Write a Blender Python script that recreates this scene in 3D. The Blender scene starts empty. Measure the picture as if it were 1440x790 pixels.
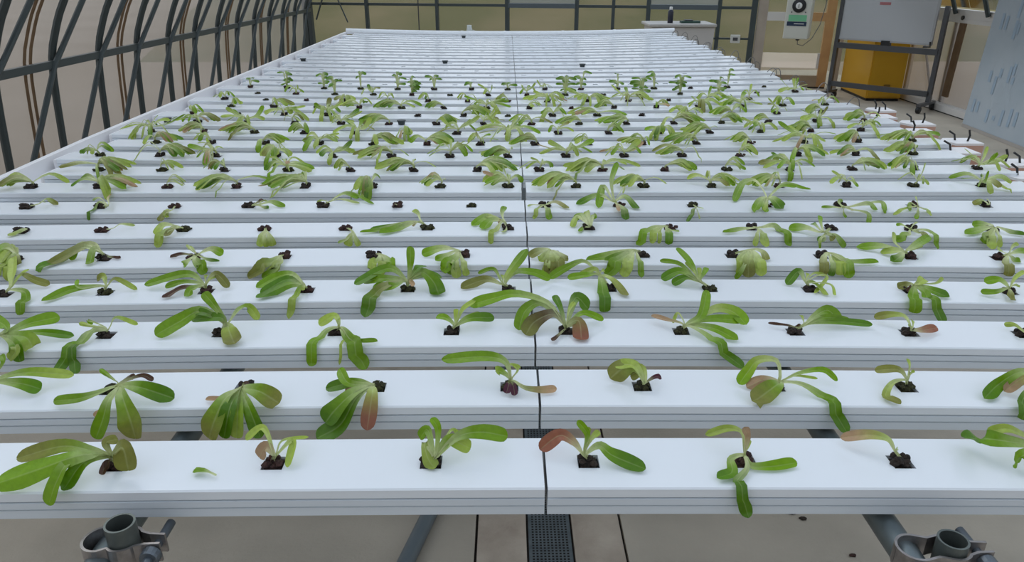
import bpy, math, random
from mathutils import Vector, Matrix
random.seed(7)
S = bpy.context.scene
C = S.collection
# ------------------------------------------------------------------ camera
F = 1040.0                                   # focal length in pixels of the 1440 x 790 frame
PITCH = math.atan(440 / F)
CAMZ, TOP = 1.43, 0.85                       # eye height, height of the channel tops
cd = bpy.data.cameras.new('camera')
cd.sensor_width = 36.0; cd.sensor_fit = 'HORIZONTAL'; cd.lens = 36.0 * F / 1440
cd.clip_start = 0.02; cd.clip_end = 400
cam = bpy.data.objects.new('camera', cd); C.objects.link(cam)
cam.location = (0, 0, CAMZ)
cam.rotation_euler = (math.pi / 2 - PITCH, 0, -math.radians(0.355))
S.camera = cam
# ------------------------------------------------------------------ world and light
w = bpy.data.worlds.new('overcast_sky'); S.world = w; w.use_nodes = True
nt = w.node_tree; nt.nodes.clear()
wo = nt.nodes.new('ShaderNodeOutputWorld'); bg = nt.nodes.new('ShaderNodeBackground')
tc = nt.nodes.new('ShaderNodeTexCoord'); sx = nt.nodes.new('ShaderNodeSeparateXYZ')
rp = nt.nodes.new('ShaderNodeValToRGB')
nt.links.new(tc.outputs['Generated'], sx.inputs[0]); nt.links.new(sx.outputs['Z'], rp.inputs[0])
rp.color_ramp.elements[0].position = 0.0; rp.color_ramp.elements[0].color = (1.10, 1.16, 1.24, 1)
rp.color_ramp.elements[1].position = 0.8; rp.color_ramp.elements[1].color = (0.86, 0.98, 1.14, 1)
nt.links.new(rp.outputs[0], bg.inputs[0]); bg.inputs[1].default_value = 1.0
nt.links.new(bg.outputs[0], wo.inputs[0])
sd = bpy.data.lights.new('veiled_sun', 'SUN'); sd.energy = 0.9; sd.angle = math.radians(35); sd.color = (1.0, 0.97, 0.92)
sun = bpy.data.objects.new('veiled_sun', sd); C.objects.link(sun); sun.location = (-6, 5, 12)
sun.rotation_euler = (math.radians(-26), math.radians(-34), 0)
S.view_settings.view_transform = 'Standard'; S.view_settings.look = 'None'
S.view_settings.gamma = 1.0; S.view_settings.use_curve_mapping = False
S.view_settings.exposure = -0.10
S.cycles.use_denoising = True
S.cycles.max_bounces = 10; S.cycles.transparent_max_bounces = 16
S.cycles.caustics_reflective = False; S.cycles.caustics_refractive = False

# ------------------------------------------------------------------ measuring helpers: a line of sight met with a real surface
RM = cam.rotation_euler.to_matrix()
def ray(px, py): return RM @ Vector(((px - 720) / F, -(py - 395) / F, -1.0))
def at_z(px, py, z):
    d = ray(px, py); t = (z - CAMZ) / d.z; return Vector((d.x * t, d.y * t, z))
def at_x(px, py, x):
    d = ray(px, py); t = x / d.x; return Vector((x, d.y * t, CAMZ + d.z * t))
def at_y(px, py, y):
    d = ray(px, py); t = y / d.y; return Vector((d.x * t, y, CAMZ + d.z * t))
def lerp_table(tab, x):
    if x <= tab[0][0]: return tab[0][1]
    for (a, va), (b, vb) in zip(tab, tab[1:]):
        if x <= b: return va + (vb - va) * (x - a) / (b - a)
    return tab[-1][1]
BOW = [(.7, -.0104), (1.2, -.0110), (1.55, -.0073), (1.93, -.001), (2.7, .006), (4.0, .008), (7.5, .0115)]
def bow(x, y): return lerp_table(BOW, y) * x * x        # the long channels sag or lift a little away from the middle rail

# ------------------------------------------------------------------ materials
MATS = {}
def mat(name, col, rough=.5, metal=0., spec=.5, noise=None, bump=0., bscale=40., coat=0.):
    if name in MATS: return MATS[name]
    m = bpy.data.materials.new(name); m.use_nodes = True; n = m.node_tree; p = n.nodes['Principled BSDF']
    p.inputs['Base Color'].default_value = (*col, 1); p.inputs['Roughness'].default_value = rough
    p.inputs['Metallic'].default_value = metal; p.inputs['Specular IOR Level'].default_value = spec
    p.inputs['Coat Weight'].default_value = coat
    if noise or bump:
        t = n.nodes.new('ShaderNodeTexCoord'); z = n.nodes.new('ShaderNodeTexNoise')
        z.inputs['Detail'].default_value = 6
        n.links.new(t.outputs['Object'], z.inputs['Vector'])
        if noise:
            z.inputs['Scale'].default_value = noise[1]
            r = n.nodes.new('ShaderNodeValToRGB')
            r.color_ramp.elements[0].position = .3; r.color_ramp.elements[1].position = .7
            r.color_ramp.elements[0].color = (*noise[0], 1); r.color_ramp.elements[1].color = (*col, 1)
            n.links.new(z.outputs['Fac'], r.inputs[0]); n.links.new(r.outputs[0], p.inputs['Base Color'])
        if bump:
            z2 = n.nodes.new('ShaderNodeTexNoise'); z2.inputs['Scale'].default_value = bscale; z2.inputs['Detail'].default_value = 5
            n.links.new(t.outputs['Object'], z2.inputs['Vector'])
            b = n.nodes.new('ShaderNodeBump'); b.inputs['Strength'].default_value = bump; b.inputs['Distance'].default_value = .01
            n.links.new(z2.outputs['Fac'], b.inputs['Height']); n.links.new(b.outputs[0], p.inputs['Normal'])
    MATS[name] = m
    return m
def glazing(name, tint, clear, white):
    m = bpy.data.materials.new(name); m.use_nodes = True; n = m.node_tree; n.nodes.clear()
    o = n.nodes.new('ShaderNodeOutputMaterial'); tr = n.nodes.new('ShaderNodeBsdfTransparent'); tl = n.nodes.new('ShaderNodeBsdfTranslucent')
    df = n.nodes.new('ShaderNodeBsdfDiffuse'); m1 = n.nodes.new('ShaderNodeMixShader'); m2 = n.nodes.new('ShaderNodeMixShader')
    gl = n.nodes.new('ShaderNodeBsdfGlossy'); gl.inputs['Roughness'].default_value = .25; fr = n.nodes.new('ShaderNodeFresnel'); m3 = n.nodes.new('ShaderNodeMixShader')
    fr.inputs[0].default_value = 1.12
    tr.inputs[0].default_value = (*tint, 1); tl.inputs[0].default_value = (*white, 1); df.inputs[0].default_value = (*white, 1)
    m1.inputs[0].default_value = .45; n.links.new(tl.outputs[0], m1.inputs[1]); n.links.new(df.outputs[0], m1.inputs[2])
    m2.inputs[0].default_value = clear; n.links.new(m1.outputs[0], m2.inputs[1]); n.links.new(tr.outputs[0], m2.inputs[2])
    n.links.new(fr.outputs[0], m3.inputs[0]); n.links.new(m2.outputs[0], m3.inputs[1]); n.links.new(gl.outputs[0], m3.inputs[2])
    n.links.new(m3.outputs[0], o.inputs[0]); MATS[name] = m
    return m
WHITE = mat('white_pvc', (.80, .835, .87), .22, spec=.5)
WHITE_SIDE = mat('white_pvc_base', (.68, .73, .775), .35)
GUTTER = mat('gutter_pvc', (.84, .83, .84), .4)
PIPE = mat('pvc_pipe', (.86, .88, .90), .25)
STEEL = mat('galvanised_steel', (.22, .26, .27), .38, .75, noise=((.15, .18, .19), 14.))
HOOPM = mat('dark_green_grey_steel', (.052, .068, .070), .42, .15)
CLAMPM = mat('clamp_steel', (.42, .39, .38), .38, .85, noise=((.25, .23, .22), 60.))
BOLTM = mat('bolt_steel', (.13, .15, .17), .4, .6)
CONC = mat('concrete', (.52, .465, .385), .85, noise=((.42, .375, .31), 3.5), bump=.25, bscale=90)
CONC2 = mat('concrete_strip', (.56, .485, .40), .85, noise=((.38, .31, .25), 9.), bump=.3, bscale=70)
JOINT = mat('dark_joint', (.03, .022, .018), .9)
GRATE = mat('grate_steel', (.17, .20, .215), .45, .6, noise=((.11, .13, .14), 30.))
BLACK = mat('black_plastic', (.012, .013, .014), .45)
WOOD = mat('pale_timber', (.60, .36, .16), .6, noise=((.50, .28, .12), 6.))
PALEWOOD = mat('grey_timber', (.46, .40, .33), .65, noise=((.40, .34, .28), 6.))
PINKWOOD = mat('pinkish_timber', (.62, .39, .30), .6, noise=((.54, .32, .24), 12.))
BOXTOP = mat('white_board', (.86, .84, .84), .4)
YEL = mat('yellow_enamel', (.62, .33, .012), .38)
BOARD = mat('whiteboard_face', (.50, .52, .545), .28)
FRAME = mat('grey_frame', (.085, .088, .095), .4, .3)
DARKGREY = mat('dark_grey', (.05, .052, .055), .5)
CASE = mat('cream_casing', (.60, .60, .53), .45)
GREEN = mat('label_green', (.18, .52, .28), .5)
NAVY = mat('label_navy', (.01, .03, .07), .5)
LABELWHITE = mat('label_white', (.75, .75, .72), .5)
RED = mat('red_ink', (.42, .16, .17), .5)
TUBE = mat('grey_tube', (.16, .15, .14), .45)
TOTE = mat('grey_white_tote', (.52, .49, .46), .5)
SHEET = mat('blue_film_sheet', (.46, .52, .57), .35, noise=((.40, .47, .53), 2.5))
SHEETMARK = mat('faint_blue_print', (.34, .44, .54), .5)
EDGE = mat('sheet_edge', (.40, .37, .34), .5)
TRACK = mat('white_track', (.68, .66, .63), .5)
PINKBAND = mat('faded_red_board', (.42, .20, .17), .6)
BROWN = mat('weathered_brown', (.20, .125, .065), .7, noise=((.15, .09, .045), 8.))
GLASS_L = glazing('ribbed_polycarbonate', (.80, .775, .74), .52, (.42, .41, .405))
GLASS_B = glazing('clear_polycarbonate', (.80, .79, .70), .74, (.26, .26, .23))
GLASS_ROOF = glazing('roof_polycarbonate', (.93, .95, .97), .72, (.80, .82, .85))
GLASS_W = glazing('bluish_window_pane', (.70, .76, .84), .60, (.36, .40, .46))

def leafmat():
    m = bpy.data.materials.new('lettuce_leaf'); m.use_nodes = True; n = m.node_tree; p = n.nodes['Principled BSDF']
    a = n.nodes.new('ShaderNodeAttribute'); a.attribute_name = 'tone'
    t = n.nodes.new('ShaderNodeTexCoord'); z = n.nodes.new('ShaderNodeTexNoise'); z.inputs['Scale'].default_value = 140; z.inputs['Detail'].default_value = 3
    n.links.new(t.outputs['Object'], z.inputs['Vector'])
    mx = n.nodes.new('ShaderNodeMix'); mx.data_type = 'RGBA'; mx.blend_type = 'MULTIPLY'; mx.inputs['Factor'].default_value = .35
    n.links.new(a.outputs['Color'], mx.inputs['A']); n.links.new(z.outputs['Fac'], mx.inputs['B'])
    hs = n.nodes.new('ShaderNodeHueSaturation'); hs.inputs['Value'].default_value = 1.22; hs.inputs['Saturation'].default_value = 1.12; n.links.new(mx.outputs['Result'], hs.inputs['Color'])
    n.links.new(hs.outputs[0], p.inputs['Base Color']); p.inputs['Roughness'].default_value = .42
    b = n.nodes.new('ShaderNodeBump'); b.inputs['Strength'].default_value = .25; b.inputs['Distance'].default_value = .004
    n.links.new(z.outputs['Fac'], b.inputs['Height']); n.links.new(b.outputs[0], p.inputs['Normal'])
    tl = n.nodes.new('ShaderNodeBsdfTranslucent'); n.links.new(hs.outputs[0], tl.inputs[0])
    ms = n.nodes.new('ShaderNodeMixShader'); ms.inputs[0].default_value = .28
    o = n.nodes['Material Output']; n.links.new(p.outputs[0], ms.inputs[1]); n.links.new(tl.outputs[0], ms.inputs[2]); n.links.new(ms.outputs[0], o.inputs[0])
    return m
LEAFM = leafmat()
SOIL = mat('dark_soil', (.045, .028, .020), .95, noise=((.012, .010, .008), 120.), bump=.6, bscale=200)
SOILG = mat('mossy_soil', (.060, .060, .018), .95, noise=((.014, .012, .008), 110.), bump=.6, bscale=200)
SOILR = mat('reddish_soil', (.075, .032, .024), .95, noise=((.018, .010, .009), 110.), bump=.6, bscale=200)

# ------------------------------------------------------------------ mesh helpers
class MB:
    def __init__(s): s.v = []; s.f = []; s.mi = []; s.cur = 0
    def add(s, vs, fs):
        o = len(s.v); s.v += [tuple(x) for x in vs]; s.f += [tuple(i + o for i in f) for f in fs]; s.mi += [s.cur] * len(fs); return s
    def box(s, lo, hi, M=None):
        (a, b, c), (d, e, f) = lo, hi
        vs = [Vector(p) for p in ((a,b,c),(d,b,c),(d,e,c),(a,e,c),(a,b,f),(d,b,f),(d,e,f),(a,e,f))]
        if M: vs = [M @ x for x in vs]
        return s.add(vs, [(0,3,2,1),(4,5,6,7),(0,1,5,4),(1,2,6,5),(2,3,7,6),(3,0,4,7)])
    def prism(s, poly, a, b, axis='y'):          # poly in the two other axes, extruded from a to b
        n = len(poly)
        def P(p, t): return (p[0], t, p[1]) if axis == 'y' else ((t, p[0], p[1]) if axis == 'x' else (p[0], p[1], t))
        vs = [P(p, a) for p in poly] + [P(p, b) for p in poly]
        return s.add(vs, [tuple(range(n))[::-1], tuple(range(n, 2 * n))] + [(i, (i + 1) % n, n + (i + 1) % n, n + i) for i in range(n)])
    def tube(s, pts, r, k=10, caps=True):
        pts = [Vector(p) for p in pts]; n = len(pts); up = None; rings = []
        for i, p in enumerate(pts):
            t = (pts[min(i + 1, n - 1)] - pts[max(i - 1, 0)]).normalized()
            if up is None: up = Vector((0, 0, 1)) if abs(t.z) < .9 else Vector((1, 0, 0))
            a = t.cross(up).normalized(); up = a.cross(t).normalized()
            rr = r[i] if isinstance(r, (list, tuple)) else r
            rings.append([p + (a * math.cos(q * 2 * math.pi / k) + up * math.sin(q * 2 * math.pi / k)) * rr for q in range(k)])
        vs = [x for q in rings for x in q]
        fs = [(i * k + j, i * k + (j + 1) % k, (i + 1) * k + (j + 1) % k, (i + 1) * k + j) for i in range(n - 1) for j in range(k)]
        if caps: fs += [tuple(range(k))[::-1], tuple(range((n - 1) * k, n * k))]
        return s.add(vs, fs)
    def hollow(s, base, top, r, wall, k=24):     # open pipe stub
        base, top = Vector(base), Vector(top); t = (top - base).normalized(); a = t.orthogonal().normalized(); b = t.cross(a)
        def ring(c, q): return [c + (a * math.cos(i * 2 * math.pi / k) + b * math.sin(i * 2 * math.pi / k)) * q for i in range(k)]
        vs = ring(base, r) + ring(top, r) + ring(top, r - wall) + ring(base, r - wall)
        fs = [(m * k + j, m * k + (j + 1) % k, (m + 1) * k + (j + 1) % k, (m + 1) * k + j) for m in range(3) for j in range(k)]
        return s.add(vs, fs)
    def lathe(s, prof, k=20, c=(0, 0, 0), axis=None):
        n = len(prof); vs = []
        for r, z in prof:
            for j in range(k):
                q = Vector((r * math.cos(j * 2 * math.pi / k), r * math.sin(j * 2 * math.pi / k), z))
                if axis: q = axis @ q
                vs.append(q + Vector(c))
        fs = [(i * k + j, i * k + (j + 1) % k, (i + 1) * k + (j + 1) % k, (i + 1) * k + j) for i in range(n - 1) for j in range(k)]
        fs += [tuple(range(k))[::-1], tuple(range((n - 1) * k, n * k))]
        return s.add(vs, fs)
    def build(s, name, m, parent=None, smooth=False, loc=None, bevel=0.):
        me = bpy.data.meshes.new(name); me.from_pydata(s.v, [], s.f); me.update()
        ms = m if isinstance(m, (list, tuple)) else [m]
        for x in ms: me.materials.append(x)
        if len(ms) > 1: me.polygons.foreach_set('material_index', s.mi)
        if smooth:
            me.polygons.foreach_set('use_smooth', [True] * len(me.polygons))
            try: me.set_sharp_from_angle(angle=math.radians(40))
            except Exception: pass
        o = bpy.data.objects.new(name, me); C.objects.link(o)
        if parent: o.parent = parent
        if loc: o.location = loc
        if bevel:
            b = o.modifiers.new('bevel', 'BEVEL'); b.width = bevel; b.segments = 2; b.limit_method = 'ANGLE'
        return o
def tag(o, label, cat, group=None):
    o['label'] = label; o['category'] = cat
    if group: o['group'] = group
    return o
def thing(name, label, cat, loc=(0, 0, 0), rz=0., group=None):
    o = bpy.data.objects.new(name, None); C.objects.link(o); o.empty_display_size = .05
    o.location = loc; o.rotation_euler = (0, 0, rz); return tag(o, label, cat, group)
def struct(o): o['kind'] = 'structure'; return o
def sroot(name):
    o = bpy.data.objects.new(name, None); C.objects.link(o); o.empty_display_size = .05; return struct(o)
ORD = ['', 'first', 'second', 'third', 'fourth', 'fifth', 'sixth', 'seventh', 'eighth', 'ninth', 'tenth', 'eleventh', 'twelfth', 'thirteenth', 'fourteenth',
       'fifteenth', 'sixteenth', 'seventeenth', 'eighteenth', 'nineteenth', 'twentieth'] + ['twenty-' + x for x in
       ('first', 'second', 'third', 'fourth', 'fifth', 'sixth', 'seventh', 'eighth', 'ninth')] + ['thirtieth'] + ['thirty-' + x for x in ('first', 'second', 'third', 'fourth', 'fifth', 'sixth')]

# ------------------------------------------------------------------ setting: floor, drain, ground outside
XL, XR = -2.85, 4.74                          # side walls
BWL, BWR = 11.3, 9.6                          # far end wall, depth at its two corners
def back_y(x): return BWL + (BWR - BWL) * (x - XL) / (XR - XL)
DR = [(-.087, .052), (.052, .174), (.174, .3125)]
fl = sroot('floor')
for a, b in ((XL - .1, DR[0][0] - .004), (DR[2][1] + .004, XR + .1)):
    MB().box((a, -4, -.12), (b, 11.6, 0)).build('concrete_slab', CONC, fl)
MB().box((DR[0][0] - .02, -4, -.12), (DR[2][1] + .02, 11.4, -.016)).build('joint_bed', JOINT, fl)
for a, b in (DR[0], DR[2]):
    MB().box((a + .003, -4, -.02), (b - .003, 11.3, -.001)).build('drain_kerb', CONC2, fl)
gr = MB(); x0, x1 = DR[1][0] + .003, DR[1][1] - .003
nx = 10; pitch = (x1 - x0 - .014) / nx; hole = pitch * .55
xs = [x0]
for i in range(nx):
    c = x0 + .007 + (i + .5) * pitch; xs += [c - hole / 2, c + hole / 2]
xs.append(x1); ys = [1.38]
ny = 180
for i in range(ny):
    c = 1.38 + .01 + (i + .5) * pitch; ys += [c - hole / 2, c + hole / 2]
ys.append(ys[-1] + .02)
W_ = len(xs); vs = [(x, y, -.003) for y in ys for x in xs]
fs = [(j * W_ + i, j * W_ + i + 1, (j + 1) * W_ + i + 1, (j + 1) * W_ + i) for j in range(len(ys) - 1) for i in range(W_ - 1) if not (i % 2 == 1 and j % 2 == 1)]
gr.add(vs, fs); gr.box((x0, -4, -.006), (x1, 1.38, -.003)); gr.box((x0, ys[-1], -.006), (x1, 11.2, -.003))
gr.build('drain_grate', GRATE, fl)
def groundmat():
    m = bpy.data.materials.new('dry_grass_ground'); m.use_nodes = True; n = m.node_tree; p = n.nodes['Principled BSDF']; p.inputs['Roughness'].default_value = .95
    t = n.nodes.new('ShaderNodeTexCoord'); z = n.nodes.new('ShaderNodeTexNoise'); z.inputs['Scale'].default_value = .35; z.inputs['Detail'].default_value = 3
    r = n.nodes.new('ShaderNodeValToRGB'); n.links.new(t.outputs['Object'], z.inputs['Vector']); n.links.new(z.outputs['Fac'], r.inputs[0])
    r.color_ramp.elements[0].position = .35; r.color_ramp.elements[0].color = (.27, .205, .135, 1)
    r.color_ramp.elements[1].position = .65; r.color_ramp.elements[1].color = (.33, .26, .185, 1)
    n.links.new(r.outputs[0], p.inputs['Base Color']); return m
def bankmat():
    m = bpy.data.materials.new('grassy_bank'); m.use_nodes = True; n = m.node_tree; p = n.nodes['Principled BSDF']; p.inputs['Roughness'].default_value = .95
    t = n.nodes.new('ShaderNodeTexCoord'); z = n.nodes.new('ShaderNodeTexNoise'); z.inputs['Scale'].default_value = .5; z.inputs['Detail'].default_value = 4
    r = n.nodes.new('ShaderNodeValToRGB'); n.links.new(t.outputs['Object'], z.inputs['Vector']); n.links.new(z.outputs['Fac'], r.inputs[0])
    r.color_ramp.elements[0].position = .38; r.color_ramp.elements[0].color = (.135, .125, .040, 1)
    r.color_ramp.elements[1].position = .62; r.color_ramp.elements[1].color = (.22, .175, .085, 1)
    n.links.new(r.outputs[0], p.inputs['Base Color']); return m
g = MB(); g.add([(-40, -20, -.1), (40, -20, -.1), (40, 60, -.1), (-40, 60, -.1)], [(0, 1, 2, 3)])
struct(g.build('ground', groundmat()))
g = MB(); nx_, ny_ = 24, 8
for j in range(ny_ + 1):
    for i in range(nx_ + 1):
        x = -6.5 + 36 * i / nx_; y = 13.5 + 22 * j / ny_
        g.v.append((x, y, -.12 + 1.75 * min(1, j / 3) ** .8 + .12 * math.sin(i * .9 + j) * min(1, j / 3)))
g.f = [(j * (nx_ + 1) + i, j * (nx_ + 1) + i + 1, (j + 1) * (nx_ + 1) + i + 1, (j + 1) * (nx_ + 1) + i) for j in range(ny_) for i in range(nx_)]; g.mi = [0] * len(g.f)
struct(g.build('hill', bankmat(), smooth=True))

# ------------------------------------------------------------------ setting: hooped walls and roof
PROF = [(0, -.05), (.45, -.02), (.87, .02), (1.08, .09), (1.28, .20), (1.7, .50), (2.2, 1.05), (2.7, 1.9), (3.02, 2.9), (3.1, 3.755)]   # height, inward offset
def prof_pts(n=26):
    out = []
    for i in range(n):
        z = i / (n - 1) * (len(PROF) - 1); k = min(int(z), len(PROF) - 2); t = z - k
        p = [PROF[max(0, min(len(PROF) - 1, k + q))] for q in (-1, 0, 1, 2)]
        f = lambda c: .5 * (2 * p[1][c] + (p[2][c] - p[0][c]) * t + (2 * p[0][c] - 5 * p[1][c] + 4 * p[2][c] - p[3][c]) * t * t + (3 * p[1][c] - p[0][c] - 3 * p[2][c] + p[3][c]) * t ** 3)
        out.append((f(0), f(1)))
    return out
PP = prof_pts()
HS, H0 = .567, 4.21
hoops_y = [H0 + HS * i for i in range(-9, 13)]
wl = sroot('wall_left'); wr = sroot('wall_right'); ce = sroot('ceiling')
for i, y in enumerate(hoops_y):
    MB().tube([(XL + o, y, z) for z, o in PP], .0225, 8, False).build('hoop', HOOPM, wl, smooth=True)
    if y > 1: MB().tube([(XL + .05, y - .74, .06), (XL + .065, y - .05, .88), (XL + .19, y + .24, 1.28), (XL + .44, y + .48, 1.62)], .017, 8).build('brace', HOOPM, wl, smooth=True)
    if y < 9.4:
        MB().tube([(XR - o, y, z) for z, o in PP if z > .93], .0225, 8, False).build('hoop', HOOPM, wr, smooth=True)
MB().box((XL + .03, -1, .86), (XL + .065, 11.2, .905)).build('purlin', HOOPM, wl)
for z, o in ((1.95, .78), (2.75, 2.0)):
    MB().tube([(XL + o + .04, -1, z - .03), (XL + o + .04, 11.0, z - .03)], .018, 8).build('purlin', HOOPM, ce, smooth=True)
    MB().tube([(XR - o - .04, -1, z - .03), (XR - o - .04, 9.8, z - .03)], .018, 8).build('purlin', HOOPM, ce, smooth=True)
def sheet_panel(parent, name, m, side, y0, y1, k0, k1):
    b = MB(); pts = PP[k0:k1 + 1]
    X = (lambda o: XL + o - .05) if side < 0 else (lambda o: XR - o + .05)
    for z, o in pts: b.v += [(X(o), y0, z + (.03 if o > .6 else 0)), (X(o), y1, z + (.03 if o > .6 else 0))]
    b.f = [(2 * i, 2 * i + 1, 2 * i + 3, 2 * i + 2) for i in range(len(pts) - 1)]; b.mi = [0] * len(b.f)
    return b.build(name, m, parent, smooth=True)
KS = 15                                       # the wall sheet runs up to the shoulder, the roof sheets from there to the ridge
yb = [H0 + HS * (i - .35) for i in range(-9, 15, 2)]
for y0, y1 in zip(yb, yb[1:]):
    sheet_panel(wl, 'panel', GLASS_L, -1, y0 + .004, min(y1, 11.25) - .004, 0, KS)
    sheet_panel(ce, 'panel', GLASS_ROOF, -1, y0 + .004, y1 - .004, KS, 25)
    sheet_panel(ce, 'panel', GLASS_ROOF, 1, y0 + .004, y1 - .004, KS, 25)
    for d in (-.03, .03):
        MB().tube([(XL + o - .035, y1 + d, z) for z, o in PP[:KS + 1]], .009, 5, False).build('joint_strip', BROWN, wl)
    if y0 > -1 and y0 < 9.6:
        b = MB(); b.add([(XR + .04, y0, .02), (XR + .04, min(y1, 9.75), .02), (XR + .04, min(y1, 9.75), .94), (XR + .04, y0, .94)], [(0, 1, 2, 3)]); b.build('panel', GLASS_L, wr)
        sheet_panel(wr, 'panel', GLASS_B, 1, y0 + .004, y1 - .004, 8, KS)
MB().box((XR - .03, -1, .985), (XR + .03, 9.7, 1.035)).build('rail', TRACK, wr)
MB().box((XR - .025, -1, .945), (XR + .03, 7.3, .985)).build('rail', PINKBAND, wr)
MB().box((XR - .025, 7.3, .945), (XR + .03, 9.7, .985)).build('rail', TRACK, wr)
MB().box((XR - .03, -1, .905), (XR + .03, 9.7, .945)).build('rail', TRACK, wr)
MB().box((XR - .09, 5.6, .012), (XR + .02, 9.6, .075)).build('bottom_track', TRACK, wr)
MB().box((XR - .085, 5.6, .0), (XR + .01, 9.6, .012)).build('track_seal', BLACK, wr)
for y in (6.6, 7.45, 8.3, 9.1):
    MB().box((XR + .05, y - .03, 0), (XR + .08, y + .03, .92)).build('post', PALEWOOD, wr)
a, b_ = at_x(1355, 28, XR - .02), at_x(1327, 136, XR - .02)
q = (a - b_); sdv = Vector((0, .05, 0))
MB().add([b_ - sdv, b_ + sdv, a + sdv, a - sdv] + [p + Vector((.022, 0, 0)) for p in (b_ - sdv, b_ + sdv, a + sdv, a - sdv)],
         [(0, 1, 2, 3), (7, 6, 5, 4), (0, 4, 5, 1), (1, 5, 6, 2), (2, 6, 7, 3), (3, 7, 4, 0)]).build('brace_plank', BROWN, wr)
for yy, sg in ((8.5, 1), (6.9, -1)):
    MB().tube([(XR + .07, yy, .05), (XR + .07, yy + sg * .55, .9)], .014, 6).build('outer_brace', FRAME, wr)
MB().lathe([(.022, 0), (.022, .02)], 12, (XR - .04, a.y, a.z + .02), Matrix.Rotation(math.pi / 2, 3, 'Y')).build('hook', BLACK, wr)

wf = sroot('wall_front_added')  # added unseen wall behind the camera, blocks light to darken the channel sides
MB().box((XL - .1, -3.3, 0), (XR + .1, -3.2, 3.1)).build('panel', mat('added_wall_board', (.30, .29, .28), .7), wf)
# far end wall: posts, bars and panes standing on the line between the two corners
bw = sroot('wall_back')
BD = Vector((XR - XL, BWR - BWL, 0)).normalized(); BN = Vector((BD.y, -BD.x, 0))    # along the wall, towards the room
BO = Vector((XL, BWL, 0))
def on_back(px, py):
    d = ray(px, py); o = Vector((0, 0, CAMZ)); t = (BO - o).dot(BN) / d.dot(BN); return o + d * t
def bs(p): return (p - BO).dot(BD)
BM = Matrix.Translation(BO) @ Matrix(((BD.x, BN.x, 0, 0), (BD.y, BN.y, 0, 0), (0, 0, 1, 0), (0, 0, 0, 1)))   # local x along, y to the room
LEN = (Vector((XR, BWR, 0)) - BO).length
bar_z = on_back(780, 8).z
posts = [(518, .045), (616, .04), (714, .055), (811, .05), (862, .04), (911, .055), (1010, .05)]
PS = []
for px, wd in posts:
    s = bs(on_back(px, 30)); PS.append(s)
    MB().box((s - wd / 2, 0, 0), (s + wd / 2, .05, 2.95), BM).build('post', HOOPM, bw)
sc_ = bs(on_back(590, 30)); MB().tube([BM @ Vector((sc_, .03, .3)), BM @ Vector((sc_, .03, 2.9))], .008, 6).build('cable', DARKGREY, bw)
s0 = bs(on_back(437, 30)); sD = bs(on_back(1058, 30)); sE = bs(on_back(1166, 60))
for q in (s0 - .05, s0 + .02): MB().box((q - .03, 0, 0), (q + .03, .07, 2.2), BM).build('corner_post', HOOPM, bw)
MB().tube([BM @ Vector((s0 + .12, .06, .75)), BM @ Vector((s0 + .38, .06, 1.35))], .012, 6).build('brace', HOOPM, bw)
MB().tube([BM @ Vector((s0 + .60, .06, .72)), BM @ Vector((s0 + .34, .06, 1.35))], .010, 6).build('brace', HOOPM, bw)
MB().box((s0, -.005, bar_z - .02), (sD, .035, bar_z + .015), BM).build('bar', HOOPM, bw)
for q0, q1 in ((PS[2], PS[3]), (PS[5], PS[6])):
    MB().box((q0 + .02, .0, bar_z - .03), (q1 - .02, .06, bar_z + .028), BM).build('window_sill', mat('blue_grey_sill', (.10, .125, .14), .45, .2), bw)
bounds = [0, s0] + PS + [sD]
for q0, q1 in zip(bounds, bounds[1:]):
    win = (abs(q0 - PS[2]) < .01) or (abs(q0 - PS[5]) < .01)
    for z0, z1, m in ((.0, bar_z, GLASS_B), (bar_z, bar_z + .22, GLASS_W if win else GLASS_B), (bar_z + .22, 1.9, GLASS_W if win else GLASS_ROOF), (1.9, 2.95, GLASS_ROOF)):
        b = MB(); b.add([BM @ Vector((x, -.01, z)) for x, z in ((q0, z0), (q1, z0), (q1, z1), (q0, z1))], [(0, 1, 2, 3)]); b.build('pane', m, bw)
zc = on_back(1030, 54).z
MB().box((bs(on_back(985, 54)), .02, zc - .012), (sD, .05, zc + .012), BM).build('conduit', HOOPM, bw)
# door
dr = sroot('door_1')
dz_top = on_back(1110, 17).z; DW = sE - sD
MB().box((sD - .03, 0, 0), (sD + .04, .07, 2.3), BM).build('door_post', HOOPM, dr)
MB().box((sD + .05, .0, .02), (sD + .17, .05, 2.2), BM).build('stile', PALEWOOD, dr)
MB().box((sE - .09, .0, .02), (sE + .02, .05, 2.2), BM).build('stile', WOOD, dr)
MB().box((sD + .17, .0, .02), (sE - .09, .045, on_back(1110, 105).z), BM).build('bottom_rail', mat('door_rail_timber', (.40, .30, .20), .6, noise=((.34, .25, .16), 5.)), dr)
zr0, zr1 = on_back(1110, 29).z, on_back(1110, 17).z
MB().box((sD + .17, .0, zr0), (sD + DW * .55, .045, zr1), BM).build('middle_rail', TRACK, dr)
MB().box((sD + DW * .55, .0, zr0), (sE - .09, .045, zr1), BM).build('middle_rail', WOOD, dr)
MB().box((sD + .05, .01, 0), (sE + .02, .04, .02), BM).build('threshold', BLACK, dr)
zl0, zl1 = on_back(1110, 95).z, on_back(1110, 74).z
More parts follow.
